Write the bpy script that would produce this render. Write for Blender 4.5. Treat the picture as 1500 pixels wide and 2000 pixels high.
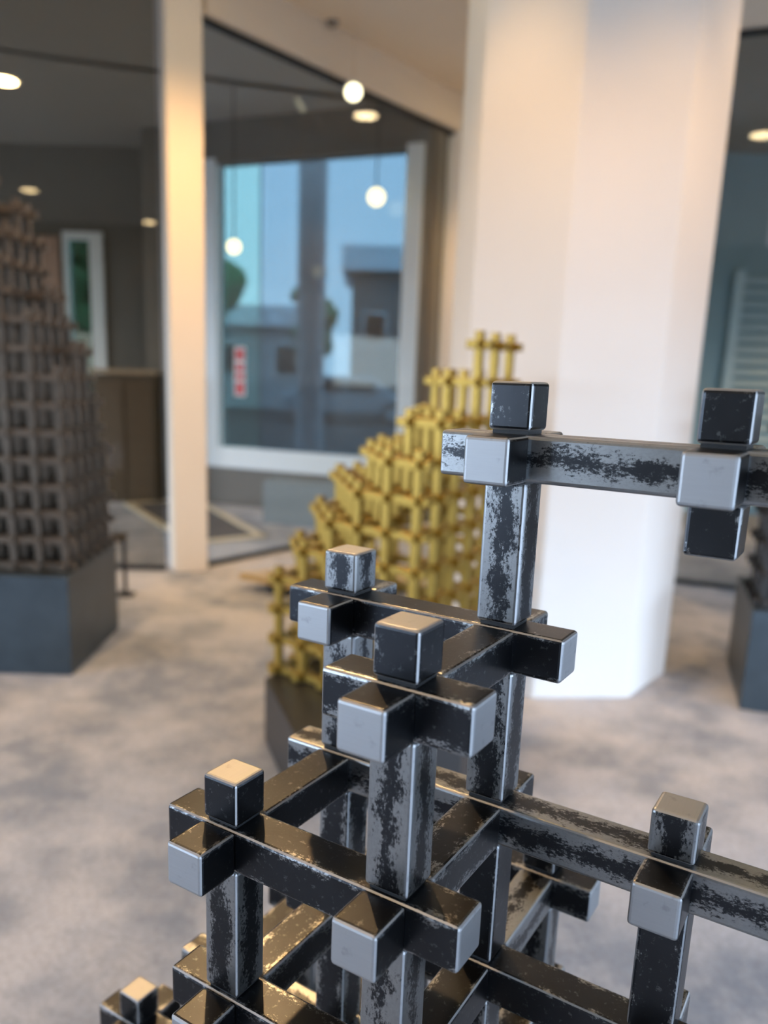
import bpy, bmesh, math, random
from mathutils import Matrix, Vector, Euler
random.seed(7)
sc = bpy.context.scene
col = sc.collection
for o in list(bpy.data.objects): bpy.data.objects.remove(o)

# ------------------------------------------------------------------ camera
CAM_H = 1.4
cd = bpy.data.cameras.new('camera'); cam = bpy.data.objects.new('camera', cd); col.objects.link(cam); sc.camera = cam
cd.sensor_fit = 'VERTICAL'; cd.sensor_height = 36.0; cd.lens = 1586.45 / 2000 * 36.0
cd.shift_x = (750 - 711.15) / 2000; cd.shift_y = (1084.33 - 1000) / 2000
cd.clip_start = 0.02; cd.clip_end = 400
RW = ((0.999465603, 0.00709163891, 0.0319095074), (0.0326880407, -0.216833099, -0.975661262), (0.0, 0.976182932, -0.216949036))
M = Matrix.Identity(4)
for r in range(3):
    M[r][0] = RW[0][r]; M[r][1] = -RW[1][r]; M[r][2] = -RW[2][r]
M.translation = (0, 0, CAM_H)
cam.matrix_world = M
cd.dof.use_dof = True; cd.dof.focus_distance = 0.52; cd.dof.aperture_fstop = 4.6; cd.dof.aperture_blades = 0

# ------------------------------------------------------------------ world and light
w = bpy.data.worlds.new('overcast_sky'); sc.world = w; w.use_nodes = True
nt = w.node_tree; nt.nodes.clear()
tc = nt.nodes.new('ShaderNodeTexCoord'); sp = nt.nodes.new('ShaderNodeSeparateXYZ'); rp = nt.nodes.new('ShaderNodeValToRGB')
bg = nt.nodes.new('ShaderNodeBackground'); wo = nt.nodes.new('ShaderNodeOutputWorld')
nt.links.new(tc.outputs['Generated'], sp.inputs[0]); nt.links.new(sp.outputs['Z'], rp.inputs[0])
nt.links.new(rp.outputs[0], bg.inputs[0]); nt.links.new(bg.outputs[0], wo.inputs[0])
el = rp.color_ramp.elements
el[0].position = 0.0; el[0].color = (0.62, 0.76, 0.95, 1)
el[1].position = 1.0; el[1].color = (0.62, 0.76, 1.0, 1)
e = el.new(0.25); e.color = (0.58, 0.75, 1.0, 1)
bg.inputs[1].default_value = 14.0

def link(o, parent=None):
    col.objects.link(o)
    if parent is not None: o.parent = parent
    return o
def add_portal(name, loc, rz, sx, sy):
    """marks a window opening so that the sky light entering through it is sampled well; it gives no light of its own"""
    l = bpy.data.lights.new(name, 'AREA'); l.shape = 'RECTANGLE'; l.size = sx; l.size_y = sy; l.energy = 1.0; l.cycles.is_portal = True
    o = link(bpy.data.objects.new(name, l)); o.location = loc; o.rotation_euler = (math.radians(90), 0, rz)
    return o
add_portal('portal_back', (3.5, -4.5, 1.15), 0, 6.0, 2.1)
add_portal('portal_left', (-7.05, -1.2, 1.15), math.radians(-90), 6.0, 2.1)
add_portal('portal_right', (7.05, -0.2, 0.9), math.radians(90), 5.6, 1.6)
add_portal('portal_far_room', (-7.05, 7.6, 1.525), math.radians(-90), 2.6, 2.85)
sc.view_settings.view_transform = 'Standard'; sc.view_settings.look = 'None'
sc.view_settings.gamma = 1.0; sc.view_settings.use_curve_mapping = False
sc.view_settings.exposure = 0.25
sc.cycles.use_denoising = True
sc.cycles.max_bounces = 8; sc.cycles.transparent_max_bounces = 16
sc.cycles.sample_clamp_indirect = 6.0

# ------------------------------------------------------------------ helpers
def V(*a): return Vector(a)
def tag(o, label=None, cat=None, group=None, kind=None):
    if label: o['label'] = label
    if cat: o['category'] = cat
    if group: o['group'] = group
    if kind: o['kind'] = kind
    return o
def empty(name, loc=(0, 0, 0), rz=0.0):
    o = bpy.data.objects.new(name, None); o.empty_display_size = 0.1; o.location = loc; o.rotation_euler = (0, 0, rz)
    return link(o)
def bm_box(bm, c, s, rz=0.0, mi=0):
    r = bmesh.ops.create_cube(bm, size=1.0)
    m = Matrix.Translation(c) @ Matrix.Rotation(rz, 4, 'Z') @ Matrix.Diagonal((s[0], s[1], s[2], 1))
    bmesh.ops.transform(bm, matrix=m, verts=r['verts'])
    if mi:
        for f in {f for v in r['verts'] for f in v.link_faces}: f.material_index = mi
    return r['verts']
def bm_cyl(bm, p0, p1, r0, r1=None, n=20):
    p0, p1 = Vector(p0), Vector(p1); d = p1 - p0
    r = bmesh.ops.create_cone(bm, cap_ends=True, segments=n, radius1=r0, radius2=r0 if r1 is None else r1, depth=d.length)
    q = Vector((0, 0, 1)).rotation_difference(d.normalized()).to_matrix().to_4x4()
    bmesh.ops.transform(bm, matrix=Matrix.Translation((p0 + p1) / 2) @ q, verts=r['verts'])
    return r['verts']
def bm_prism(bm, pts, z0, z1):
    lo = [bm.verts.new((x, y, z0)) for x, y in pts]; hi = [bm.verts.new((x, y, z1)) for x, y in pts]
    n = len(pts)
    bm.faces.new(lo[::-1]); bm.faces.new(hi)
    for i in range(n): bm.faces.new((lo[i], lo[(i + 1) % n], hi[(i + 1) % n], hi[i]))
def mesh(name, bm, mats, bevel=0.0, seg=2, smooth=False):
    bmesh.ops.recalc_face_normals(bm, faces=bm.faces)
    if bevel > 0:
        bmesh.ops.bevel(bm, geom=[e for e in bm.edges if len(e.link_faces) == 2 and e.calc_face_angle(0) > 0.5], offset=bevel, segments=seg, profile=0.5, affect='EDGES')
    me = bpy.data.meshes.new(name); bm.to_mesh(me); bm.free()
    for m in (mats if isinstance(mats, (list, tuple)) else [mats]): me.materials.append(m)
    if smooth:
        for p in me.polygons: p.use_smooth = True
    return me
def obj(name, me, parent=None, loc=(0, 0, 0), rot=(0, 0, 0)):
    o = bpy.data.objects.new(name, me); o.location = loc; o.rotation_euler = rot
    return link(o, parent)
def box(name, c, s, mat, parent=None, rz=0.0, bevel=0.0, kind=None):
    bm = bmesh.new(); bm_box(bm, (0, 0, 0), s)
    return tag(obj(name, mesh(name, bm, mat, bevel), parent, c, (0, 0, rz)), kind=kind)
def wall_seg(name, p0, p1, z0, z1, th, mat, parent=None, kind='structure', side=0.0):
    """upright slab along p0-p1; side shifts it along its left normal"""
    p0, p1 = Vector(p0), Vector(p1); d = p1 - p0; L = d.length; a = math.atan2(d.y, d.x)
    n = Vector((-d.y, d.x)) / L; c = (p0 + p1) / 2 + n * side
    return box(name, (c.x, c.y, (z0 + z1) / 2), (L, th, z1 - z0), mat, parent, a, kind=kind)

# ------------------------------------------------------------------ materials
def new_mat(name):
    m = bpy.data.materials.new(name); m.use_nodes = True
    nt = m.node_tree; b = nt.nodes['Principled BSDF']
    return m, nt, b
def N(nt, t, **k):
    n = nt.nodes.new(t)
    for a, v in k.items(): setattr(n, a, v)
    return n
def L(nt, a, b): nt.links.new(a, b)
def math_n(nt, op, a, b=None, clamp=False):
    n = N(nt, 'ShaderNodeMath', operation=op, use_clamp=clamp)
    for i, v in enumerate((a, b)):
        if v is None: continue
        if isinstance(v, (int, float)): n.inputs[i].default_value = v
        else: L(nt, v, n.inputs[i])
    return n.outputs[0]
def smooth(nt, x, lo, hi):
    n = N(nt, 'ShaderNodeMapRange', interpolation_type='SMOOTHSTEP')
    n.inputs['From Min'].default_value = lo; n.inputs['From Max'].default_value = hi
    L(nt, x, n.inputs['Value']); return n.outputs['Result']
def noise(nt, vec, scale, detail=4, rough=0.55):
    n = N(nt, 'ShaderNodeTexNoise'); n.inputs['Scale'].default_value = scale; n.inputs['Detail'].default_value = detail
    n.inputs['Roughness'].default_value = rough
    if vec is not None: L(nt, vec, n.inputs['Vector'])
    return n.outputs['Fac']
def mixc(nt, f, a, b):
    n = N(nt, 'ShaderNodeMix', data_type='RGBA')
    if isinstance(f, (int, float)): n.inputs['Factor'].default_value = f
    else: L(nt, f, n.inputs['Factor'])
    for i, v in ((6, a), (7, b)):
        if isinstance(v, tuple): n.inputs[i].default_value = (*v, 1)
        else: L(nt, v, n.inputs[i])
    return n.outputs[2]
def paint(name, rgb, rough=0.6, var=0.06, scale=3.0, metallic=0.0, spec=0.5):
    m, nt, b = new_mat(name)
    tc = N(nt, 'ShaderNodeTexCoord'); f = noise(nt, tc.outputs['Object'], scale, 3)
    L(nt, mixc(nt, f, tuple(c * (1 - var) for c in rgb), tuple(min(1, c * (1 + var)) for c in rgb)), b.inputs['Base Color'])
    b.inputs['Roughness'].default_value = rough; b.inputs['Metallic'].default_value = metallic
    b.inputs['Specular IOR Level'].default_value = spec
    return m
def emit(name, rgb, s):
    m, nt, b = new_mat(name); b.inputs['Base Color'].default_value = (*rgb, 1)
    b.inputs['Emission Color'].default_value = (*rgb, 1); b.inputs['Emission Strength'].default_value = s
    return m
def glass(name, tint=(0.92, 0.95, 0.95), ior=1.5):
    m = bpy.data.materials.new(name); m.use_nodes = True; nt = m.node_tree; nt.nodes.clear()
    o = N(nt, 'ShaderNodeOutputMaterial'); t = N(nt, 'ShaderNodeBsdfTransparent'); g = N(nt, 'ShaderNodeBsdfGlossy')
    lw = N(nt, 'ShaderNodeLayerWeight'); lw.inputs['Blend'].default_value = 0.5; mx = N(nt, 'ShaderNodeMixShader')
    t.inputs[0].default_value = (*tint, 1); g.inputs['Roughness'].default_value = 0.0
    f5 = math_n(nt, 'POWER', lw.outputs['Facing'], 5.0)          # Schlick reflectance, the same from both sides of the pane
    L(nt, math_n(nt, 'ADD', 0.04, math_n(nt, 'MULTIPLY', f5, 0.96)), mx.inputs[0]); L(nt, t.outputs[0], mx.inputs[1]); L(nt, g.outputs[0], mx.inputs[2]); L(nt, mx.outputs[0], o.inputs[0])
    return m

W = 0.03   # bar thickness of the foreground work
def steel(name, dark, silver, end=False):
    """black mill scale worn back to bright steel along the edges and in patches; end=True is the ground cut face"""
    m, nt, b = new_mat(name)
    tc = N(nt, 'ShaderNodeTexCoord'); oi = N(nt, 'ShaderNodeObjectInfo')
    at = N(nt, 'ShaderNodeAttribute', attribute_type='OBJECT', attribute_name='wear')
    off = N(nt, 'ShaderNodeCombineXYZ')
    L(nt, math_n(nt, 'MULTIPLY', oi.outputs['Random'], 7.3), off.inputs[0]); L(nt, math_n(nt, 'MULTIPLY', oi.outputs['Random'], 31.7), off.inputs[1])
    add = N(nt, 'ShaderNodeVectorMath', operation='ADD'); L(nt, tc.outputs['Object'], add.inputs[0]); L(nt, off.outputs[0], add.inputs[1])
    vec = add.outputs[0]
    if end:
        st = N(nt, 'ShaderNodeMapping'); st.inputs['Rotation'].default_value = (0.6, 0, 0); st.inputs['Scale'].default_value = (60, 30, 900); L(nt, vec, st.inputs[0])
        f = noise(nt, st.outputs[0], 1.0, 2)
        blot = smooth(nt, noise(nt, vec, 90, 4), 0.60, 0.72)
        c = mixc(nt, f, tuple(v * 0.9 for v in silver), silver)
        c = mixc(nt, math_n(nt, 'MULTIPLY', blot, 0.35), c, tuple(v * 0.45 for v in silver))
        L(nt, c, b.inputs['Base Color']); b.inputs['Metallic'].default_value = 1.0
        b.inputs['Roughness'].default_value = 0.50
        return m
    s = N(nt, 'ShaderNodeSeparateXYZ'); L(nt, tc.outputs['Object'], s.inputs[0])
    ay = math_n(nt, 'ABSOLUTE', s.outputs[1]); az = math_n(nt, 'ABSOLUTE', s.outputs[2])
    q = math_n(nt, 'DIVIDE', math_n(nt, 'MINIMUM', ay, az), W / 2)          # 0 mid-face, 1 at the long edges
    mp = N(nt, 'ShaderNodeMapping'); mp.inputs['Scale'].default_value = (0.55, 1, 1); L(nt, vec, mp.inputs[0])
    n1 = noise(nt, mp.outputs[0], 120, 7, 0.68)       # ragged border
    n2 = noise(nt, mp.outputs[0], 560, 5, 0.8)      # fine flecks
    n3 = noise(nt, vec, 28, 2)                       # large patches
    t = math_n(nt, 'ADD', math_n(nt, 'MULTIPLY', q, 0.42), math_n(nt, 'ADD', math_n(nt, 'MULTIPLY', n1, 0.85), math_n(nt, 'ADD', math_n(nt, 'MULTIPLY', n2, 0.95), math_n(nt, 'MULTIPLY', n3, 0.45))))
    t = math_n(nt, 'ADD', t, math_n(nt, 'MULTIPLY', math_n(nt, 'SUBTRACT', at.outputs['Fac'], 0.42), 0.60))
    rub = smooth(nt, t, 1.35, 1.47)
    fl = smooth(nt, noise(nt, vec, 190, 5, 0.75), 0.585, 0.68)
    wear = math_n(nt, 'MAXIMUM', rub, math_n(nt, 'MULTIPLY', fl, 0.30), clamp=True)
    wear = math_n(nt, 'MULTIPLY', wear, math_n(nt, 'ADD', 0.62, math_n(nt, 'MULTIPLY', n2, 0.6)), clamp=True)
    tone = mixc(nt, n3, tuple(v * 0.8 for v in dark), tuple(v * 1.25 for v in dark))
    L(nt, mixc(nt, wear, tone, silver), b.inputs['Base Color'])
    b.inputs['Metallic'].default_value = 1.0
    L(nt, math_n(nt, 'ADD', 0.27, math_n(nt, 'MULTIPLY', n1, 0.12)), b.inputs['Roughness'])
    bp = N(nt, 'ShaderNodeBump'); bp.inputs['Strength'].default_value = 0.12; bp.inputs['Distance'].default_value = 0.0006
    L(nt, math_n(nt, 'ADD', n1, math_n(nt, 'MULTIPLY', n2, 0.5)), bp.inputs['Height']); L(nt, bp.outputs[0], b.inputs['Normal'])
    return m
STEEL = steel('mill_scale_steel', (0.041, 0.044, 0.049), (0.33, 0.345, 0.35))
STEEL_END = steel('ground_steel', None, (0.43, 0.445, 0.46), end=True)
def brass():
    m, nt, b = new_mat('gold_paint')
    tc = N(nt, 'ShaderNodeTexCoord'); f = noise(nt, tc.outputs['Object'], 25, 3)
    L(nt, mixc(nt, f, (0.31, 0.195, 0.038), (0.40, 0.26, 0.058)), b.inputs['Base Color'])
    b.inputs['Metallic'].default_value = 0.85; b.inputs['Roughness'].default_value = 0.40
    return m
GOLD = brass()
BLACK_BAR = paint('blackened_steel', (0.145, 0.118, 0.092), 0.34, 0.35, 20, metallic=0.7)
DARK_BAR = paint('dark_waxed_steel', (0.055, 0.052, 0.05), 0.36, 0.3, 20, metallic=0.7)
PLATE = paint('blued_steel_plate', (0.068, 0.09, 0.108), 0.38, 0.45, 6, metallic=0.7)
PLATE_D = paint('dark_steel_plate', (0.05, 0.05, 0.052), 0.42, 0.3, 5, metallic=0.5)
WHITE = paint('white_plaster', (0.80, 0.79, 0.765), 0.85, 0.02)
CEIL = paint('cream_ceiling', (0.74, 0.63, 0.48), 0.9, 0.02)
CREAM = paint('cream_lacquer', (0.80, 0.71, 0.58), 0.5, 0.02)
FRAME = paint('pale_grey_frame', (0.82, 0.86, 0.88), 0.45, 0.03)
DARKW = paint('dark_grey_wall', (0.15, 0.138, 0.12), 0.8, 0.08)
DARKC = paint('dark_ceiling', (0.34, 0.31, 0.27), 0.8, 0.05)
BROWN = paint('dark_brown_panel', (0.11, 0.078, 0.048), 0.5, 0.12)
TEAL = paint('grey_green_panel', (0.30, 0.43, 0.46), 0.7, 0.06)
SHELL = paint('room_wall', (0.20, 0.16, 0.115), 0.85, 0.03)
GLASS = glass('clear_glass', (0.96, 0.98, 0.98))
TINT = glass('solar_glass', (0.17, 0.21, 0.225))
TINT2 = glass('solar_glass_leaf', (0.18, 0.24, 0.235))
BRONZE = glass('bronze_glass', (0.80, 0.775, 0.71))
SEAL = paint('black_seal', (0.012, 0.014, 0.016), 0.5)

def carpet():
    m, nt, b = new_mat('mottled_carpet')
    tc = N(nt, 'ShaderNodeTexCoord'); v = tc.outputs['Object']
    big = smooth(nt, noise(nt, v, 1.5, 3, 0.6), 0.40, 0.62)
    mid = noise(nt, v, 7, 4, 0.65); fine = noise(nt, v, 260, 3, 0.7)
    c = mixc(nt, big, (0.285, 0.335, 0.415), (0.57, 0.61, 0.69))
    c = mixc(nt, smooth(nt, mid, 0.35, 0.7), c, mixc(nt, 0.5, c, (0.70, 0.71, 0.75)))
    c = mixc(nt, math_n(nt, 'MULTIPLY', smooth(nt, fine, 0.35, 0.65), 0.45), c, mixc(nt, 0.6, c, (0.16, 0.16, 0.17)))
    grain = noise(nt, v, 75, 4, 0.75)
    c = mixc(nt, math_n(nt, 'MULTIPLY', smooth(nt, grain, 0.42, 0.62), 0.38), c, mixc(nt, 0.75, c, (0.13, 0.13, 0.14)))
    L(nt, c, b.inputs['Base Color']); b.inputs['Roughness'].default_value = 0.95; b.inputs['Specular IOR Level'].default_value = 0.15
    bp = N(nt, 'ShaderNodeBump'); bp.inputs['Strength'].default_value = 0.5; bp.inputs['Distance'].default_value = 0.004
    L(nt, fine, bp.inputs['Height']); L(nt, bp.outputs[0], b.inputs['Normal'])
    return m
CARPET = carpet()

# ------------------------------------------------------------------ room shell
box('floor', (0, 4.0, -0.05), (15.0, 19.0, 0.1), CARPET, kind='structure')
PA, PJ = Vector((-1.255, 5.62)), Vector((0.68, 8.05))         # glazed wall: post .. jamb
RG0, RG1 = Vector((1.75, 5.905)), Vector((6.9, 3.95))           # right glazed wall
LG1 = Vector((-7.0, 5.42))
Zh, Zc = 3.58, 3.88
bm = bmesh.new(); bm_prism(bm, [(-7.2, -4.7), (7.2, -4.7), (7.2, 3.9), (2.0, 5.9), (2.75, 8.2), (0.72, 8.25), (-1.2, 5.75), (-7.2, 5.55)], Zc, Zc + 0.15)
tag(obj('ceiling', mesh('ceiling', bm, CEIL)), kind='structure')
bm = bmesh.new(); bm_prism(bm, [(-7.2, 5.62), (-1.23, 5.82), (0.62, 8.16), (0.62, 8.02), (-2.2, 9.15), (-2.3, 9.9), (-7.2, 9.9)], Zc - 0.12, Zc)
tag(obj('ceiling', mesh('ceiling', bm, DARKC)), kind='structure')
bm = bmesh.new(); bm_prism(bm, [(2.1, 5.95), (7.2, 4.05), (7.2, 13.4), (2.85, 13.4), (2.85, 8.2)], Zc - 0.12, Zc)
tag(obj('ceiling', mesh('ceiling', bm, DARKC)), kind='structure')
box('ceiling', (0, 2.65, 4.13), (14.7, 14.6, 0.18), CEIL, kind='structure')     # roof slab over both rooms
# back wall (behind the camera) with a long window strip, left wall with a window strip
for a, b_, z0, z1 in ((-7.1, 0.5, 0, Zc), (0.5, 6.5, 2.2, Zc), (0.5, 6.5, 0, 0.1), (6.5, 7.1, 0, Zc)):
    wall_seg('wall_back', (a, -4.5), (b_, -4.5), z0, z1, 0.15, SHELL)
for a, b_, z0, z1 in ((-4.5, -4.2, 0, Zc), (-4.2, 1.8, 2.2, Zc), (-4.2, 1.8, 0, 0.1), (1.8, 5.45, 0, Zc)):
    wall_seg('wall_left', (-7.05, a), (-7.05, b_), z0, z1, 0.15, SHELL)
for a, b_, z0, z1 in ((-4.5, -3.0, 0, Zc), (-3.0, 2.6, 1.7, Zc), (-3.0, 2.6, 0, 0.1), (2.6, 3.9, 0, Zc)):
    wall_seg('wall_right', (7.05, a), (7.05, b_), z0, z1, 0.15, SHELL)
for a, b_, z0, z1 in ((5.45, 6.3, 0, Zc), (6.3, 8.9, 2.95, Zc), (6.3, 8.9, 0, 0.1), (8.9, 9.9, 0, Zc)):
    wall_seg('wall_left', (-7.05, a), (-7.05, b_), z0, z1, 0.15, SHELL)
wall_seg('wall_right', (7.12, 3.9), (7.12, 9.3), 0, Zc, 0.15, SHELL)
# alcove behind the column
wall_seg('wall_alcove', (0.62, 8.13), (2.8, 8.13), 0, Zc, 0.14, WHITE)
wall_seg('wall_alcove', (2.72, 8.05), (1.98, 5.93), 0, Zc, 0.1, WHITE)

# white post at the glass corner and the fascia beam above the angled glazing
gd = (PJ - PA).normalized(); ga = math.atan2(gd.y, gd.x)
box('trim_1', (-1.255, 5.66, Zc / 2), (0.235, 0.22, Zc), CREAM, rz=math.radians(23), bevel=0.012, kind='structure')
wall_seg('trim_2', PA + gd * 0.16, PJ + gd * 0.02, Zh, Zc, 0.16, CREAM, side=0.0)
def pane(name, p0, p1, z0, z1, mat, parent=None, seal=True, n=1):
    """glass pane(s) with a black bottom and top seal"""
    p0, p1 = Vector(p0), Vector(p1); d = p1 - p0
    r = wall_seg(name, p0, p1, z0 + 0.02, z1 - 0.02, 0.012, mat, parent, kind='structure' if parent is None else None)
    return r
def glazed(name, p0, p1, z0, z1, mat, splits):
    p0, p1 = Vector(p0), Vector(p1); d = (p1 - p0); a = math.atan2(d.y, d.x)
    root = empty(name, ((p0.x + p1.x) / 2, (p0.y + p1.y) / 2, 0), a); tag(root, kind='structure')
    Ln = d.length
    bm = bmesh.new(); bm_box(bm, (0, 0, 0), (Ln, 0.05, 0.03)); me = mesh('channel', bm, SEAL)
    obj('floor_channel', me, root, (0, 0, z0 + 0.015)); obj('head_channel', me, root, (0, 0, z1 - 0.015))
    x = -Ln / 2
    for k in range(len(splits) + 1):
        x1 = -Ln / 2 + (splits[k] * Ln if k < len(splits) else Ln)
        bm = bmesh.new(); bm_box(bm, (0, 0, 0), (x1 - x - 0.006, 0.012, z1 - z0 - 0.06))
        obj('pane', mesh('pane', bm, mat), root, ((x + x1) / 2, 0, (z0 + z1) / 2)); x = x1
    return root
glazed('window_1', PA + gd * 0.15, PJ, 0, Zh, GLASS, [])
glazed('window_2', LG1, (-1.40, 5.60), 0, Zc, BRONZE, [0.35, 0.68])
glazed('window_3', RG0 + (RG1 - RG0).normalized() * 0.25, RG1, 0, Zh, GLASS, [0.4, 0.7])
wall_seg('trim_3', RG0 + (RG1 - RG0).normalized() * 0.2, RG1, Zh, Zc, 0.16, CREAM)
# outer wall with the tinted window seen through the angled glazing
WA, WB = Vector((-1.68, 8.72)), Vector((0.45, 7.87))
wd = (WB - WA).normalized(); wl = (WB - WA).length; wa = math.atan2(wd.y, wd.x)
ZS, ZT = 0.40, 3.42
wall_seg('wall_outer', WA - wd * 0.75, WB + wd * 0.05, ZT, Zc - 0.12, 0.14, DARKW)
wall_seg('wall_outer', WA - wd * 0.75, WA, 0, ZT, 0.14, DARKW)
wall_seg('wall_outer', WB, WB + wd * 0.05, 0, ZT, 0.14, DARKW)
wall_seg('wall_outer', WA, WB, 0, ZS, 0.14, DARKW)
root = tag(empty('window_4', ((WA.x + WB.x) / 2, (WA.y + WB.y) / 2, 0), wa), kind='structure')
def bar(name, x0, x1, z0, z1, mat, th=0.18, y=0.0):
    bm = bmesh.new(); bm_box(bm, (0, 0, 0), (x1 - x0, th, z1 - z0)); obj(name, mesh(name, bm, mat, 0.006), root, ((x0 + x1) / 2, y, (z0 + z1) / 2))
bar('frame_stile', -wl / 2, -wl / 2 + 0.14, ZS, ZT, FRAME); bar('frame_stile', wl / 2 - 0.165, wl / 2, ZS, ZT, FRAME)
bar('frame_rail', -wl / 2 + 0.14, wl / 2 - 0.165, ZS, ZS + 0.21, FRAME); bar('frame_rail', -wl / 2 + 0.14, wl / 2 - 0.165, ZT - 0.05, ZT, DARKW)
xm = -wl / 2 + 0.60
bar('pane', -wl / 2 + 0.14, xm, ZS + 0.21, ZT - 0.05, TINT2, 0.012, 0.02); bar('pane', xm, wl / 2 - 0.165, ZS + 0.21, ZT - 0.05, TINT, 0.012, -0.01)
wall_seg('wall_outer', WB + wd * 0.04, (0.66, 8.16), 0, Zc - 0.12, 0.08, DARKW)
# far rooms
wall_seg('wall_far', (-7.2, 9.75), (-3.50, 9.75), 0, Zc - 0.12, 0.14, DARKW)
wall_seg('wall_far', (-3.50, 9.75), (-3.06, 9.75), 2.86, Zc - 0.12, 0.14, DARKW)
wall_seg('wall_far', (-3.06, 9.75), (-2.1, 9.75), 0, Zc - 0.12, 0.14, DARKW)
wall_seg('wall_far', (-2.17, 9.7), (-2.32, 9.02), 0, Zc - 0.12, 0.12, DARKW)
for a, b_, z0, z1 in ((2.85, 4.15, 0, 3.76), (4.15, 5.9, 0, 2.86), (4.15, 5.9, 3.26, 3.76), (5.9, 7.2, 0, 3.76)):
    wall_seg('wall_far', (a, 9.2), (b_, 9.2), z0, z1, 0.14, TEAL)
w5 = tag(empty('window_5', (5.025, 9.2, 0)), kind='structure')
for nm, x, wx, z0, z1 in (('frame_stile', -0.855, 0.04, 2.86, 3.26), ('frame_stile', 0.855, 0.04, 2.86, 3.26), ('frame_rail', 0, 1.67, 2.86, 2.89), ('frame_rail', 0, 1.67, 3.23, 3.26)):
    bm = bmesh.new(); bm_box(bm, (0, 0, 0), (wx, 0.16, z1 - z0)); obj(nm, mesh(nm, bm, FRAME), w5, (x, 0, (z0 + z1) / 2))
bm = bmesh.new(); bm_box(bm, (0, 0, 0), (1.67, 0.012, 0.34)); obj('pane', mesh('pane', bm, TINT), w5, (0, 0, 3.06))
wall_seg('wall_far', (2.9, 8.2), (2.9, 9.35), 0, Zc - 0.12, 0.1, TEAL)
# tall narrow glazed door in the far dark room
d1 = tag(empty('door_1', (-3.28, 9.72, 0)), kind='structure')
for nm, x, wx, z0, z1, mt in (('frame_jamb', -0.20, 0.05, 0, 2.86, FRAME), ('frame_jamb', 0.15, 0.15, 0, 2.86, FRAME), ('frame_head', -0.05, 0.25, 2.78, 2.86, FRAME), ('glass_leaf', -0.05, 0.25, 0.02, 2.78, TINT2)):
    bm = bmesh.new(); bm_box(bm, (0, 0, 0), (wx, 0.16 if mt is FRAME else 0.012, z1 - z0)); obj(nm, mesh(nm, bm, mt), d1, (x, 0, (z0 + z1) / 2))

# ------------------------------------------------------------------ white column
cx, cy, sd = 0.95, 3.99, 0.445
ap = sd / 2 / math.tan(math.pi / 8); R8 = sd / 2 / math.sin(math.pi / 8); rot = math.radians(5)
oc = [(R8 * math.cos(rot + math.pi / 8 + k * math.pi / 4), R8 * math.sin(rot + math.pi / 8 + k * math.pi / 4)) for k in range(8)]
bm = bmesh.new(); bm_prism(bm, oc, 0, Zc)
tag(obj('column', mesh('column', bm, WHITE, 0.008), None, (cx, cy, 0)), kind='structure')

# ------------------------------------------------------------------ foreground lattice of steel bars
fg = empty('steel_lattice_sculpture', (0.10, 0.60, 0.0))
tag(fg, 'nearest lattice sculpture, of worn black and silver square steel bars, filling the foreground', 'sculpture', 'lattice sculptures')
ANG = -0.569698795
SA, SB, SZ, EN = 4.2453514 * W, 4.39505256 * W, 4.28545686 * W, 1.09832062 * W
ORG = Vector((-0.08108537, 0.49292828, 1.09383764))
AX = Vector((math.cos(ANG), math.sin(ANG), 0)); BX = Vector((-math.sin(ANG), math.cos(ANG), 0)); ZX = Vector((0, 0, 1))
_cache = {}
def bar_mesh(Ln, w, mats, bev, seg):
    k = (round(Ln, 5), w, mats[0].name, bev)
    if k not in _cache:
        bm = bmesh.new(); bm_box(bm, (0, 0, 0), (Ln, w, w))
        me = mesh('bar', bm, mats, bev, seg)
        if len(mats) > 1:                       # cut ends and the rubbed arrises show bright steel
            for p in me.polygons:
                if abs(p.normal.x) > 0.5 or max(abs(p.normal.y), abs(p.normal.z)) < 0.93: p.material_index = 1
        _cache[k] = me
    return _cache[k]
ROT = {'a': lambda ang: (0, 0, ang), 'b': lambda ang: (0, 0, ang + math.pi / 2), 'z': lambda ang: (0, -math.pi / 2, ang)}
def put(name, root, mid, axis, Ln, w, mats, bev, seg, ang, wear=None):
    o = obj(name, bar_mesh(Ln, w, mats, bev, seg), root, mid - root.location, ROT[axis](ang))
    if wear is not None: o['wear'] = wear
    return o
# top level of the upright column at every grid node (i to the right, j away)
HT = {(0, 0): 0, (1, 0): 1, (0, 1): 1, (1, 1): 2, (2, 1): 0, (3, 1): 2, (1, 2): -1, (0, 2): -1, (-1, 1): -2, (-1, 2): -2, (-2, 1): -3,
      (-1, 0): -4, (2, 0): -3, (3, 0): -3, (2, 2): -3, (3, 2): -3, (-2, 2): -4, (-2, 0): -5}
KB = -7
nodes = {(i, j, k) for (i, j), h in HT.items() for k in range(KB, h + 1)} | {(2, 1, 2)}
MS = (STEEL, STEEL_END); BV = 0.0026
P = lambda i, j, k: ORG + AX * (i * SA) + BX * (j * SB) + ZX * (k * SZ)
rnd = random.Random(5)
WEAR_B = {(1, 2): .66, (1, 0): .60, (0, 0): .18, (0, 1): .3, (1, -1): .2, (1, 1): .18}      # per (row j, level k)
WEAR_Z = {(1, 1, 2): .54, (1, 1, 1): .50, (1, 0, 1): .60, (0, 0, 0): .58, (1, 0, 0): .68, (0, 1, 1): .62, (2, 1, 0): .15, (1, 1, 0): .12, (0, 1, 0): .35}
CAP_Z = {(1, 0, 1): .08, (0, 1, 1): .60, (0, 0, 0): .12, (2, 1, 0): .58, (1, 1, 2): .1, (2, 1, 2): .1}
def wr(): return rnd.choice((.15, .25, .4, .6))
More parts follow.
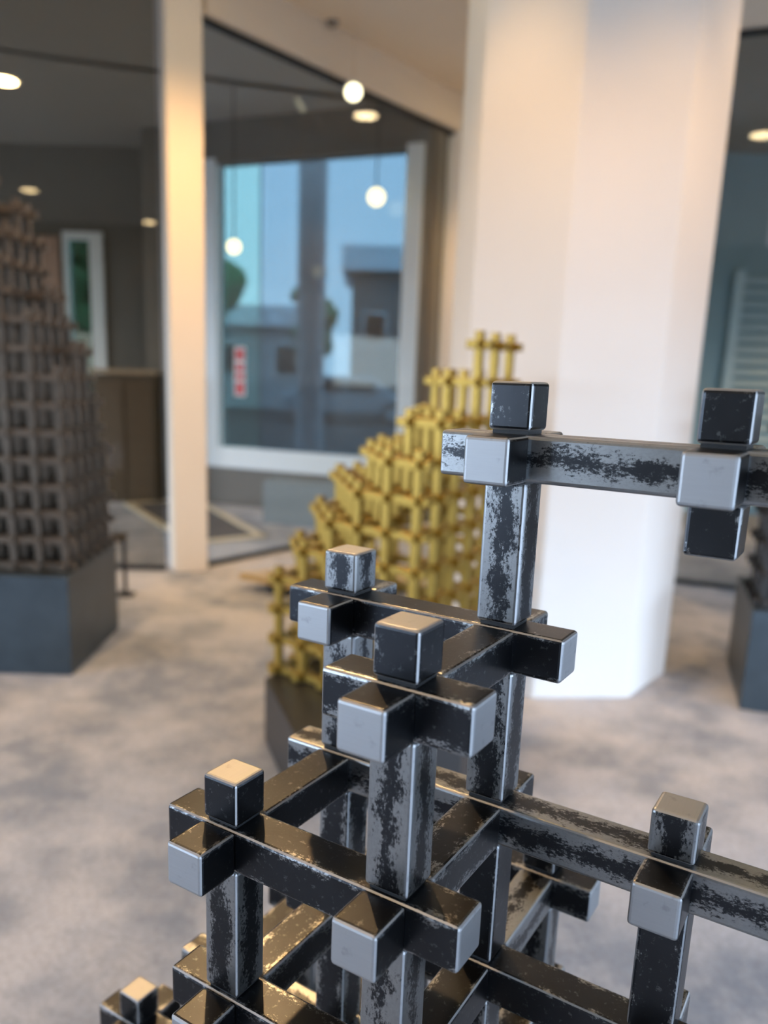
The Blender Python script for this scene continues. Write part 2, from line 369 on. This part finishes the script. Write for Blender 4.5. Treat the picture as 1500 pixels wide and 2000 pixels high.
for k in range(KB, 3):
    for j in range(0, 3):                                       # long bars run unbroken through a whole row
        run = sorted(i for (i, jj, kk) in nodes if jj == j and kk == k)
        while run:
            s = [run.pop(0)]
            while run and run[0] == s[-1] + 1: s.append(run.pop(0))
            if (j, k) == (0, -1) and 1 in s: pass
            Ln = (s[-1] - s[0]) * SA + W + 2 * EN
            put('long_bar', fg, (P(s[0], j, k) + P(s[-1], j, k)) / 2, 'a', Ln, W, MS, BV, 3, ANG, WEAR_B.get((j, k), wr()))
G = 0.0005; SP = 0.0022
for (i, j, k) in sorted(nodes):
    p = P(i, j, k)
    wz = WEAR_Z.get
    # cross bars butt against the long bars
    if (i, j + 1, k) in nodes:
        put('cross_bar', fg, p + BX * (SB / 2), 'b', SB - W - 2 * G, W, MS, BV, 3, ANG, {(1, 0, 1): .25, (0, 0, 0): .15, (1, 0, 0): .3}.get((i, j, k), wr()))
    else:
        put('end_block', fg, p + BX * (W / 2 + EN / 2), 'b', EN - 2 * G, W, MS, BV, 3, ANG, .3)
    if (i, j - 1, k) not in nodes:
        put('end_block', fg, p - BX * (W / 2 + EN / 2), 'b', EN - 2 * G, W, MS, BV, 3, ANG, .15)
    # uprights stand on the long bars
    if (i, j, k + 1) in nodes:
        put('gap_shade', fg, p + ZX * (W / 2 + SP / 2), 'z', SP, W * 0.80, (SEAL,), 0.0, 1, ANG)  # added black block, stands in for the shade in the gap under each upright
        put('upright_bar', fg, p + ZX * (SZ / 2 + SP / 2), 'z', SZ - W - SP - G, W * 0.97, MS, BV, 3, ANG, WEAR_Z.get((i, j, k + 1), wr()))
    else:
        put('gap_shade', fg, p + ZX * (W / 2 + SP / 2), 'z', SP, W * 0.80, (SEAL,), 0.0, 1, ANG)
        put('end_block', fg, p + ZX * (W / 2 + EN / 2 + SP / 2), 'z', EN - SP, W * 0.97, MS, BV, 3, ANG, CAP_Z.get((i, j, k), .3))
    if (i, j, k - 1) not in nodes and k > KB:
        put('end_block', fg, p - ZX * (W / 2 + EN / 2), 'z', EN - 2 * G, W * 0.985, MS, BV, 3, ANG, .15)
zp = P(0, 0, KB).z - W / 2
c = (P(-2, 0, 0) + P(3, 2, 0)) / 2
fp = tag(box('plinth', (c.x, c.y, (zp - 0.001) / 2), (5 * SA + 0.16, 2 * SB + 0.16, zp - 0.001), PLATE, None, ANG, 0.004), 'low dark steel plinth under the nearest sculpture, below the picture edge', 'plinth', 'dark steel plinths')

# ------------------------------------------------------------------ other lattice works
def lattice(root, org, ang, c, cz, w, HT, mat, foot, kb=0, bev=0.0015, extra={}, hollow=False):
    ax = Vector((math.cos(ang), math.sin(ang), 0)); bx = Vector((-math.sin(ang), math.cos(ang), 0)); en = 1.05 * w
    ms = (mat,)
    P = lambda i, j, k: Vector(org) + ax * (i * c) + bx * (j * c) + ZX * (k * cz + extra.get(k, 0))
    I = sorted({i for i, j in HT}); J = sorted({j for i, j in HT}); K = max(HT.values())
    def kept(i, j, k):
        """outer columns are full height; the core keeps only its upper levels, so one can see through the work"""
        h = HT.get((i, j), -9)
        rim = any((i + a, j + b) not in HT for a, b in ((1, 0), (-1, 0), (0, 1), (0, -1)))
        return h >= k and (rim or not hollow or k >= h - 2)
    def runs(v):
        v = sorted(v); out = []
        for x in v:
            if out and x == out[-1][-1] + 1: out[-1].append(x)
            else: out.append([x])
        return out
    for k in range(kb, K + 1):
        for j in J:
            for s in runs([i for i in I if kept(i, j, k)]):
                put('long_bar', root, (P(s[0], j, k) + P(s[-1], j, k)) / 2, 'a', (s[-1] - s[0]) * c + w + 2 * en, w, ms, bev, 1, ang)
        for i in I:
            for s in runs([j for j in J if kept(i, j, k)]):
                put('cross_bar', root, (P(i, s[0], k) + P(i, s[-1], k)) / 2, 'b', (s[-1] - s[0]) * c + w + 2 * en, w * 0.985, ms, bev, 1, ang)
    for (i, j), h in HT.items():
        z1 = org[2] + h * cz + extra.get(h, 0) + w / 2 + en
        z0 = foot if kept(i, j, 0) else P(i, j, h - 2).z - w / 2 - en
        put('upright_bar', root, Vector((P(i, j, 0).x, P(i, j, 0).y, (z0 + z1) / 2)), 'z', z1 - z0, w * 0.97, ms, bev, 1, ang)

# gold stepped tower
gyaw = -0.62207; GZ = 0.255
gold = empty('gold_lattice_sculpture', (0.22, 3.05, GZ))
tag(gold, 'gold painted stepped lattice tower standing on a dark plinth beside the white column', 'sculpture', 'lattice sculptures')
rows = [[7, 7, 6, 5, 4, 3], [8, 8, 7, 6, 5, 4], [8, 8, 7, 7, 6, 5], [10, 9, 8, 7, 6, 6], [10, 9, 9, 7, 7, 6], [10, 9, 9, 8, 7, 6]]
GH = {(-i, j): h for j, r in enumerate(rows) for i, h in enumerate(r)}
lattice(gold, (0.1692, 2.6381, 0.277), gyaw, 0.12, 0.1205, 0.0295, GH, GOLD, GZ + 0.001, extra={8: 0.006, 9: 0.024, 10: 0.034}, hollow=True)
bm = bmesh.new(); bm_prism(bm, [(-0.365, 2.935), (-0.205, 2.44), (0.34, 2.45), (0.64, 3.22), (0.15, 3.62)], 0.0, GZ)
tag(obj('plinth', mesh('plinth', bm, PLATE_D, 0.004)), 'dark angular plinth carrying the gold lattice tower', 'plinth', 'dark steel plinths')

# dark stepped tower on the left
TZ = 0.47
tower = empty('black_lattice_sculpture', (-1.75, 3.9, TZ))
tag(tower, 'tall black stepped lattice tower on a steel plinth at the left edge', 'sculpture', 'lattice sculptures')
TH = {}
prof = {0: [9, 9, 10, 10, 9, 8], -1: [11, 12, 13, 13, 12, 10], -2: [12, 13, 14, 13, 12, 9], -3: [11, 12, 13, 12, 10, 8], -4: [8, 9, 10, 9, 8, 7]}
for i, r in prof.items():
    for j, h in enumerate(r): TH[(i, j)] = h
for j, h in enumerate((7, 7, 8, 8, 6, 4)): TH[(1, j)] = h
lattice(tower, (-1.50, 3.66, TZ + 0.017), 0.0, 0.118, 0.122, 0.031, TH, BLACK_BAR, TZ + 0.001)
box_p = box('plinth', (-1.33 - 0.48, 3.53 + 0.36, TZ / 2), (0.96, 0.72, TZ), PLATE, None, 0, 0.005)
tag(box_p, 'blue black steel box plinth under the tall black tower at left', 'plinth', 'dark steel plinths')

# dark lattice on the right
RZ = 0.46
rt = empty('dark_lattice_sculpture', (2.1, 3.8, RZ))
tag(rt, 'dark lattice block on a plinth cut off by the right picture edge', 'sculpture', 'lattice sculptures')
RH = {(i, j): h for j, r in enumerate([[6, 6, 7, 6], [5, 7, 7, 6], [6, 7, 7, 7], [4, 6, 7, 6]]) for i, h in enumerate(r)}
lattice(rt, (1.765, 3.46, RZ + 0.016), math.radians(-19), 0.125, 0.125, 0.03, RH, DARK_BAR, RZ + 0.001)
tag(box('plinth', (1.69 + 0.454, 3.39 + 0.215, RZ / 2), (0.72, 0.70, RZ), PLATE, None, math.radians(-19), 0.005), 'dark steel plinth at the right picture edge under the dark lattice block', 'plinth', 'dark steel plinths')

# ------------------------------------------------------------------ small things on the floor
# thin brass slab with its corner pointing left, behind the gold tower
sl = empty('brass_slab', (-0.21, 5.17, 0)); tag(sl, 'thin brass topped slab lying low on the floor behind the gold tower', 'slab')
bm = bmesh.new(); bm_prism(bm, [(-0.60, -0.02), (-0.22, -0.26), (0.62, 0.0), (0.05, 0.42)], 0.07, 0.112); obj('top_plate', mesh('top_plate', bm, paint('brass_sheet', (0.62, 0.46, 0.22), 0.35, 0.08, 5, metallic=0.35), 0.003), sl)
bm = bmesh.new(); bm_prism(bm, [(-0.42, 0.0), (-0.18, -0.17), (0.48, 0.02), (0.04, 0.32)], 0.0, 0.07); obj('base', mesh('base', bm, SEAL), sl)
# floor mat with a cream frame, behind the glass
mt = empty('floor_mat', (-1.80, 7.73, 0)); tag(mt, 'dark entrance mat in a cream frame on the floor behind the white post', 'mat')
q = [Vector(p) for p in ((-2.48, 8.37), (-1.42, 6.52), (-0.90, 6.90), (-1.86, 8.78))]
cq = Vector((-1.80, 7.73))
MATC = paint('mat_pile', (0.09, 0.085, 0.085), 0.95, 0.2, 40)
bm = bmesh.new(); bm_prism(bm, [tuple((p - cq) * 0.97) for p in q], 0.0, 0.010); obj('mat_pile', mesh('mat_pile', bm, MATC), mt)
BRASSF = paint('cream_metal', (0.72, 0.62, 0.44), 0.35, 0.04)
for k in range(4):
    a, b_ = q[k] - cq, q[(k + 1) % 4] - cq; d = b_ - a; m_ = (a + b_) / 2
    bm = bmesh.new(); bm_box(bm, (0, 0, 0), (d.length + 0.05, 0.075, 0.018)); obj('frame_bar', mesh('frame_bar', bm, BRASSF, 0.003), mt, (m_.x, m_.y, 0.009), (0, 0, math.atan2(d.y, d.x)))
# short black stand behind the left plinth
st = empty('floor_stand', (-1.49, 4.92, 0)); tag(st, 'short thin black metal stand on the carpet behind the left plinth', 'stand')
bm = bmesh.new(); bm_box(bm, (0, 0, 0.006), (0.10, 0.10, 0.012)); obj('foot_plate', mesh('foot_plate', bm, SEAL, 0.002), st)
bm = bmesh.new(); bm_box(bm, (0, 0, 0.19), (0.022, 0.022, 0.356)); obj('stem', mesh('stem', bm, SEAL, 0.002), st)
bm = bmesh.new(); bm_box(bm, (0, 0, 0), (0.10, 0.012, 0.07)); obj('card_holder', mesh('card_holder', bm, SEAL, 0.002), st, (-0.03, 0, 0.37), (math.radians(-55), 0, 0))
# low grey box under the tinted window
a0 = Vector((-0.92, 7.72)); a1 = Vector((0.02, 7.36))
lb = wall_seg('low_box', a0, a1, 0.0, 0.40, 0.28, paint('grey_box', (0.20, 0.235, 0.25), 0.6, 0.06), kind=None)
tag(lb, 'low blue grey box standing on the floor under the window frame', 'box')
# counter in the dark room
ct = empty('counter', (-2.52, 8.66, 0)); tag(ct, 'dark brown chest high counter with a tan top rail behind the glass', 'counter')
bm = bmesh.new(); bm_box(bm, (0, 0, 0.66), (0.64, 0.28, 1.32)); obj('body', mesh('body', bm, BROWN, 0.004), ct)
for k in range(2):
    bm = bmesh.new(); bm_box(bm, (0, 0, 0), (0.29, 0.02, 1.16)); obj('front_panel', mesh('front_panel', bm, BROWN, 0.004), ct, (-0.155 + k * 0.31, -0.151, 0.65))
bm = bmesh.new(); bm_box(bm, (0, 0, 1.35), (0.68, 0.34, 0.045)); obj('top_rail', mesh('top_rail', bm, paint('tan_rail', (0.42, 0.34, 0.25), 0.5), 0.004), ct)
nb = box('wall_panel', (-3.70, 9.64, 2.05), (0.32, 0.05, 1.5), paint('rose_panel', (0.42, 0.27, 0.20), 0.7), None, 0, 0.004)
tag(nb, 'rose beige panel on the dark wall beside the narrow lit door', 'panel')
# red and white notice on the tinted window
nx = -wl / 2 + 0.375
no = empty('window_notice', tuple((WA + WB) / 2 + wd * nx + Vector((wd.y, -wd.x)) * 0.02) + (1.39,), wa)
tag(no, 'narrow white notice with red marks stuck to the tinted window', 'notice')
bm = bmesh.new(); bm_box(bm, (0, 0, 0), (0.13, 0.004, 0.50)); obj('sheet', mesh('sheet', bm, paint('notice_white', (0.75, 0.72, 0.72), 0.5)), no)
RED = paint('notice_red', (0.62, 0.035, 0.05), 0.5)
for z, hh in ((0.17, 0.11), (0.04, 0.07), (-0.05, 0.06), (-0.17, 0.12)):
    bm = bmesh.new(); bm_box(bm, (0, 0, 0), (0.095, 0.004, hh)); obj('red_mark', mesh('red_mark', bm, RED, 0.0015), no, (0, -0.004, z))

# louvred screen behind the right glazing
ls = empty('louvre_screen', (4.62, 9.05, 0)); tag(ls, 'pale grey green louvred screen standing against the far wall behind the right glass', 'screen')
LV = paint('louvre_paint', (0.52, 0.68, 0.72), 0.6)
bm = bmesh.new(); bm_box(bm, (0, 0, 0), (0.10, 0.07, 2.6)); stile = mesh('stile', bm, LV, 0.004)
for x in (-0.75, 0.75): obj('stile', stile, ls, (x, 0, 1.3))
bm = bmesh.new(); bm_box(bm, (0, 0, 0), (1.4, 0.09, 0.02)); slat = mesh('slat', bm, LV)
for k in range(21): obj('slat', slat, ls, (0, 0, 0.14 + k * 0.118), (math.radians(50), 0, 0))

# ------------------------------------------------------------------ lamps
WARM = (1.0, 0.58, 0.24)
BULB = emit('lamp_glow', (1.0, 0.76, 0.42), 26.0)
def downlight(x, y, power, label, z=Zc, size=0.92, r=0.11, glow=BULB, aim=None):
    t = empty('downlight', (x, y, z)); tag(t, label, 'ceiling light', 'recessed ceiling lights')
    bm = bmesh.new(); bm_cyl(bm, (0, 0, -0.018), (0, 0, 0), r * 1.25, n=24); obj('trim_ring', mesh('trim_ring', bm, WHITE), t)
    bm = bmesh.new(); bm_cyl(bm, (0, 0, -0.024), (0, 0, -0.0185), r, n=24); obj('lens', mesh('lens', bm, glow), t)
    l = bpy.data.lights.new('downlight_beam', 'SPOT'); l.energy = power; l.color = WARM; l.spot_size = size * 2; l.spot_blend = 0.9; l.shadow_soft_size = 0.07
    o = link(bpy.data.objects.new('downlight_beam', l), t); o.location = (0, 0, -0.06)
    if aim: o.rotation_euler = Vector((0, 0, -1)).rotation_difference(Vector(aim) - Vector((x, y, z))).to_euler(); l.shadow_soft_size = 0.05
    return t
LAMPS = ((-4.58, -1.67, 40, .92, None, 'recessed warm ceiling light mirrored in the left glass just above the black tower'),
         (-5.24, -3.6, 35, .92, None, 'recessed warm ceiling light in the back left corner behind the viewer'),
         (-3.31, -3.95, 35, .92, None, 'recessed warm ceiling light mirrored in the left glass close beside the white post'),
         (-1.75, -0.51, 90, .92, None, 'recessed warm ceiling light behind the viewer, left of the middle of the room'),
         (1.45, 7.40, 150, .92, None, 'recessed warm ceiling light in the alcove behind the white column'),
         (-0.85, 3.95, 205, .62, (-1.25, 5.66, 1.5), 'recessed warm ceiling light just in front of the white post'),
         (1.35, 2.3, 125, .52, (1.1, 3.45, 1.05), 'recessed warm ceiling light washing the front face of the white column'),
         (2.5, 3.5, 100, .62, (1.42, 3.75, 1.1), 'recessed warm ceiling light washing the right face of the white column'),
         (0.10, 3.05, 105, .45, (0.6, 3.6, 1.0), 'recessed warm ceiling light washing the left face of the white column'),
         (-1.55, 2.75, 190, .92, None, 'added warm fill light over the front of the tall black tower'),  # added to warm and brighten the tower bars and the carpet around
         (-0.75, 4.75, 75, .92, None, 'added warm fill light between the white post and the gold tower'),  # added to warm and brighten the carpet near the tower
         (-3.4, 4.0, 80, .92, None, 'recessed warm ceiling light left of the tall black tower'),
         (-3.2, 7.6, 90, .92, None, 'added warm fill light in the dark room behind the left glass'),  # added to brighten the room behind the left glass
         (4.9, 7.2, 230, .92, None, 'added warm fill light in the dark room behind the right glass'))  # added to make up for missing light behind the right glass
for x, y, p, h, aim, lab in LAMPS:
    downlight(x, y, p, lab, z=Zc - 0.12 if 'dark room' in lab else Zc, size=h, aim=aim)
downlight(-0.5, 3.3, 150, 'recessed gimbal light over the gold tower, aimed at the nearest sculpture', size=0.33, aim=(0.12, 0.55, 1.1))
# spotlight on the fascia
def spotlight(loc, aim, label):
    t = empty('spotlight', loc); tag(t, label, 'spotlight')
    d = (Vector(aim) - Vector(loc)).normalized()
    bm = bmesh.new(); bm_cyl(bm, (0, 0, 0.04), (0, 0, Zc - loc[2]), 0.005); obj('stem', mesh('stem', bm, CEIL), t)
    bm = bmesh.new(); bm_cyl(bm, -d * 0.11, d * 0.02, 0.05, 0.065, 24); obj('lamp_head', mesh('lamp_head', bm, WHITE), t)
    bm = bmesh.new(); bm_cyl(bm, d * 0.021, d * 0.027, 0.058, n=24); obj('lens', mesh('lens', bm, emit('spot_glow', (1.0, 0.93, 0.62), 3.0)), t)
def dirpt(u, v, y):
    x_, y_ = (u - 711.15) / 1586.45, (v - 1084.33) / 1586.45
    d = Vector([RW[0][k] * x_ + RW[1][k] * y_ + RW[2][k] for k in range(3)])
    return Vector((0, 0, CAM_H)) + d * (y / d.y)
p = dirpt(690, 178, 6.55); spotlight(tuple(p), (0.1, 3.0, 0.9), 'small white spotlight hanging in front of the cream fascia beam')
def reflection(u, v, y, r, label, g=2.2):  # added glowing globes standing in for ceiling lights mirrored in the glass
    p = dirpt(u, v, y); t = empty('reflection_globe', tuple(p)); tag(t, label, 'pendant lamp', 'globe pendant lamps')
    bm = bmesh.new(); bmesh.ops.create_uvsphere(bm, u_segments=20, v_segments=12, radius=r); obj('globe', mesh('globe', bm, emit('globe_glow', (1.0, 0.82, 0.42), g), smooth=True), t)
    bm = bmesh.new(); bm_cyl(bm, (0, 0, r), (0, 0, Zc - 0.12 - p.z), 0.006, n=8); obj('cord', mesh('cord', bm, SEAL), t)
reflection(735, 385, 7.75, 0.075, 'globe pendant added for a ceiling light mirrored at the upper right of the tinted window')
reflection(457, 482, 7.6, 0.06, 'globe pendant added for a ceiling light mirrored low at the left of the tinted window')
# smoke detector on the ceiling
p = dirpt(650, 42, 5.0); s = (Zc - CAM_H) / (p.z - CAM_H); p = Vector((p.x * s, p.y * s, Zc))
bm = bmesh.new(); bm_cyl(bm, (0, 0, -0.035), (0, 0, 0), 0.03, 0.05, 20)
tag(obj('smoke_detector', mesh('smoke_detector', bm, paint('grey_plastic', (0.25, 0.22, 0.18), 0.5)), None, tuple(p)), 'small grey detector on the cream ceiling', 'detector')

# ------------------------------------------------------------------ outside
box('ground', (0, 10, -0.16), (160, 160, 0.1), paint('asphalt', (0.04, 0.04, 0.043), 0.9, 0.15), kind='structure')
def house(loc, sx, sy, h, wallc, roofc, label, nwin, roof_h=0.5):
    t = empty('house', loc); tag(t, label, 'house', 'houses outside the window')
    bm = bmesh.new(); bm_box(bm, (0, 0, h / 2), (sx, sy, h)); obj('wall', mesh('wall', bm, wallc), t)
    bm = bmesh.new(); bm_prism(bm, [(-sx / 2 - .4, -sy / 2 - .5), (sx / 2 + .4, -sy / 2 - .5), (sx / 2 + .4, sy / 2 + .5), (-sx / 2 - .4, sy / 2 + .5)], h, h + roof_h); obj('roof', mesh('roof', bm, roofc), t)
    for k in range(nwin):
        x = -sx / 2 + sx * (k + 0.5) / nwin
        bm = bmesh.new(); bm_box(bm, (0, 0, 0), (sx / nwin * 0.5, 0.08, 1.3)); f = obj('window', mesh('window', bm, FRAME), t, (x, -sy / 2 - 0.03, h * 0.6))
        bm = bmesh.new(); bm_box(bm, (0, 0, 0), (sx / nwin * 0.43, 0.04, 1.15)); obj('pane', mesh('pane', bm, SEAL), f, (0, -0.05, 0))
HW = paint('pale_render', (0.42, 0.44, 0.46), 0.9); HD = paint('grey_render', (0.16, 0.19, 0.20), 0.9); RF = paint('light_sheet_roof', (0.75, 0.80, 0.86), 0.5); RD = paint('slate_roof', (0.10, 0.11, 0.13), 0.6)
house((2.0, 36, -0.11), 5.6, 6, 5.4, HD, RF, 'dark house with a pale flat roof seen through the right of the tinted window', 3, 0.9)
house((-5.6, 38, -0.11), 6.5, 7, 3.3, HW, RF, 'low pale house with a white roof seen through the left of the tinted window', 3, 0.8)
def tree(loc, h, r, label, seed):
    t = empty('tree', loc); tag(t, label, 'tree', 'trees outside the windows'); rr = random.Random(seed)
    bm = bmesh.new(); bm_cyl(bm, (0, 0, 0), (0, 0, h * 0.55), 0.16, 0.08, 10); obj('trunk', mesh('trunk', bm, BROWN), t)
    bm = bmesh.new()
    for k in range(26):
        c = Vector((rr.gauss(0, r * .42), rr.gauss(0, r * .42), h * 0.62 + rr.gauss(0, h * .14)))
        m = bmesh.ops.create_icosphere(bm, subdivisions=2, radius=r * rr.uniform(.25, .45), matrix=Matrix.Translation(c))
        for v in m['verts']: v.co += Vector((rr.uniform(-1, 1), rr.uniform(-1, 1), rr.uniform(-1, 1))) * r * 0.06
    obj('crown', mesh('crown', bm, paint('leaves_%d' % seed, (0.10, 0.20, 0.10), 0.8, 0.4, 2)), t)
tree((-6.4, 27, -0.11), 6.0, 2.0, 'broad green tree left of the houses outside', 1)
tree((-4.65, 13.8, -0.11), 4.6, 1.1, 'green tree outside the narrow far door', 2)
tree((-1.9, 29.5, -0.11), 5.2, 0.8, 'slim dark tree between the two houses outside', 3)
# concrete post outside the tinted window
bm = bmesh.new(); bm_cyl(bm, (0, 0, 0), (0, 0, 4.2), 0.19, n=24)
tag(obj('concrete_post', mesh('concrete_post', bm, paint('pale_concrete', (0.62, 0.56, 0.56), 0.8), smooth=False), None, (-0.83, 11.5, -0.11)), 'pale round concrete post outside the middle of the tinted window', 'post')
# parked car
car = empty('car', (-0.6, 26.5, -0.11)); tag(car, 'silver car parked outside in front of the dark house', 'car')
SIL = paint('silver_paint', (0.45, 0.48, 0.52), 0.3, 0.02, metallic=0.6)
bm = bmesh.new()
prof_ = [(-2.1, .32), (2.1, .32), (2.15, .75), (1.3, .92), (.75, 1.42), (-1.0, 1.46), (-1.75, .98), (-2.15, .85)]
lo = [bm.verts.new((x, -.82, z)) for x, z in prof_]; hi = [bm.verts.new((x, .82, z)) for x, z in prof_]
bm.faces.new(lo); bm.faces.new(hi[::-1])
for k in range(8): bm.faces.new((lo[k], hi[k], hi[(k + 1) % 8], lo[(k + 1) % 8]))
obj('body', mesh('body', bm, SIL, 0.05), car)
for x0, x1 in ((-1.35, -.2), (-.1, .75)):
    bm = bmesh.new(); bm_box(bm, ((x0 + x1) / 2, -.83, 1.15), (x1 - x0, .03, .36)); obj('side_window', mesh('side_window', bm, SEAL), car)
for x in (-1.3, 1.3):
    for s in (-1, 1):
        bm = bmesh.new(); bm_cyl(bm, (x, s * .70, .33), (x, s * .86, .33), .33, n=24); wh = obj('wheel', mesh('wheel', bm, SEAL), car)
        bm = bmesh.new(); bm_cyl(bm, (x, s * .86, .33), (x, s * .875, .33), .2, n=16); obj('hub_cap', mesh('hub_cap', bm, SIL), wh)
bpy.context.view_layer.update()
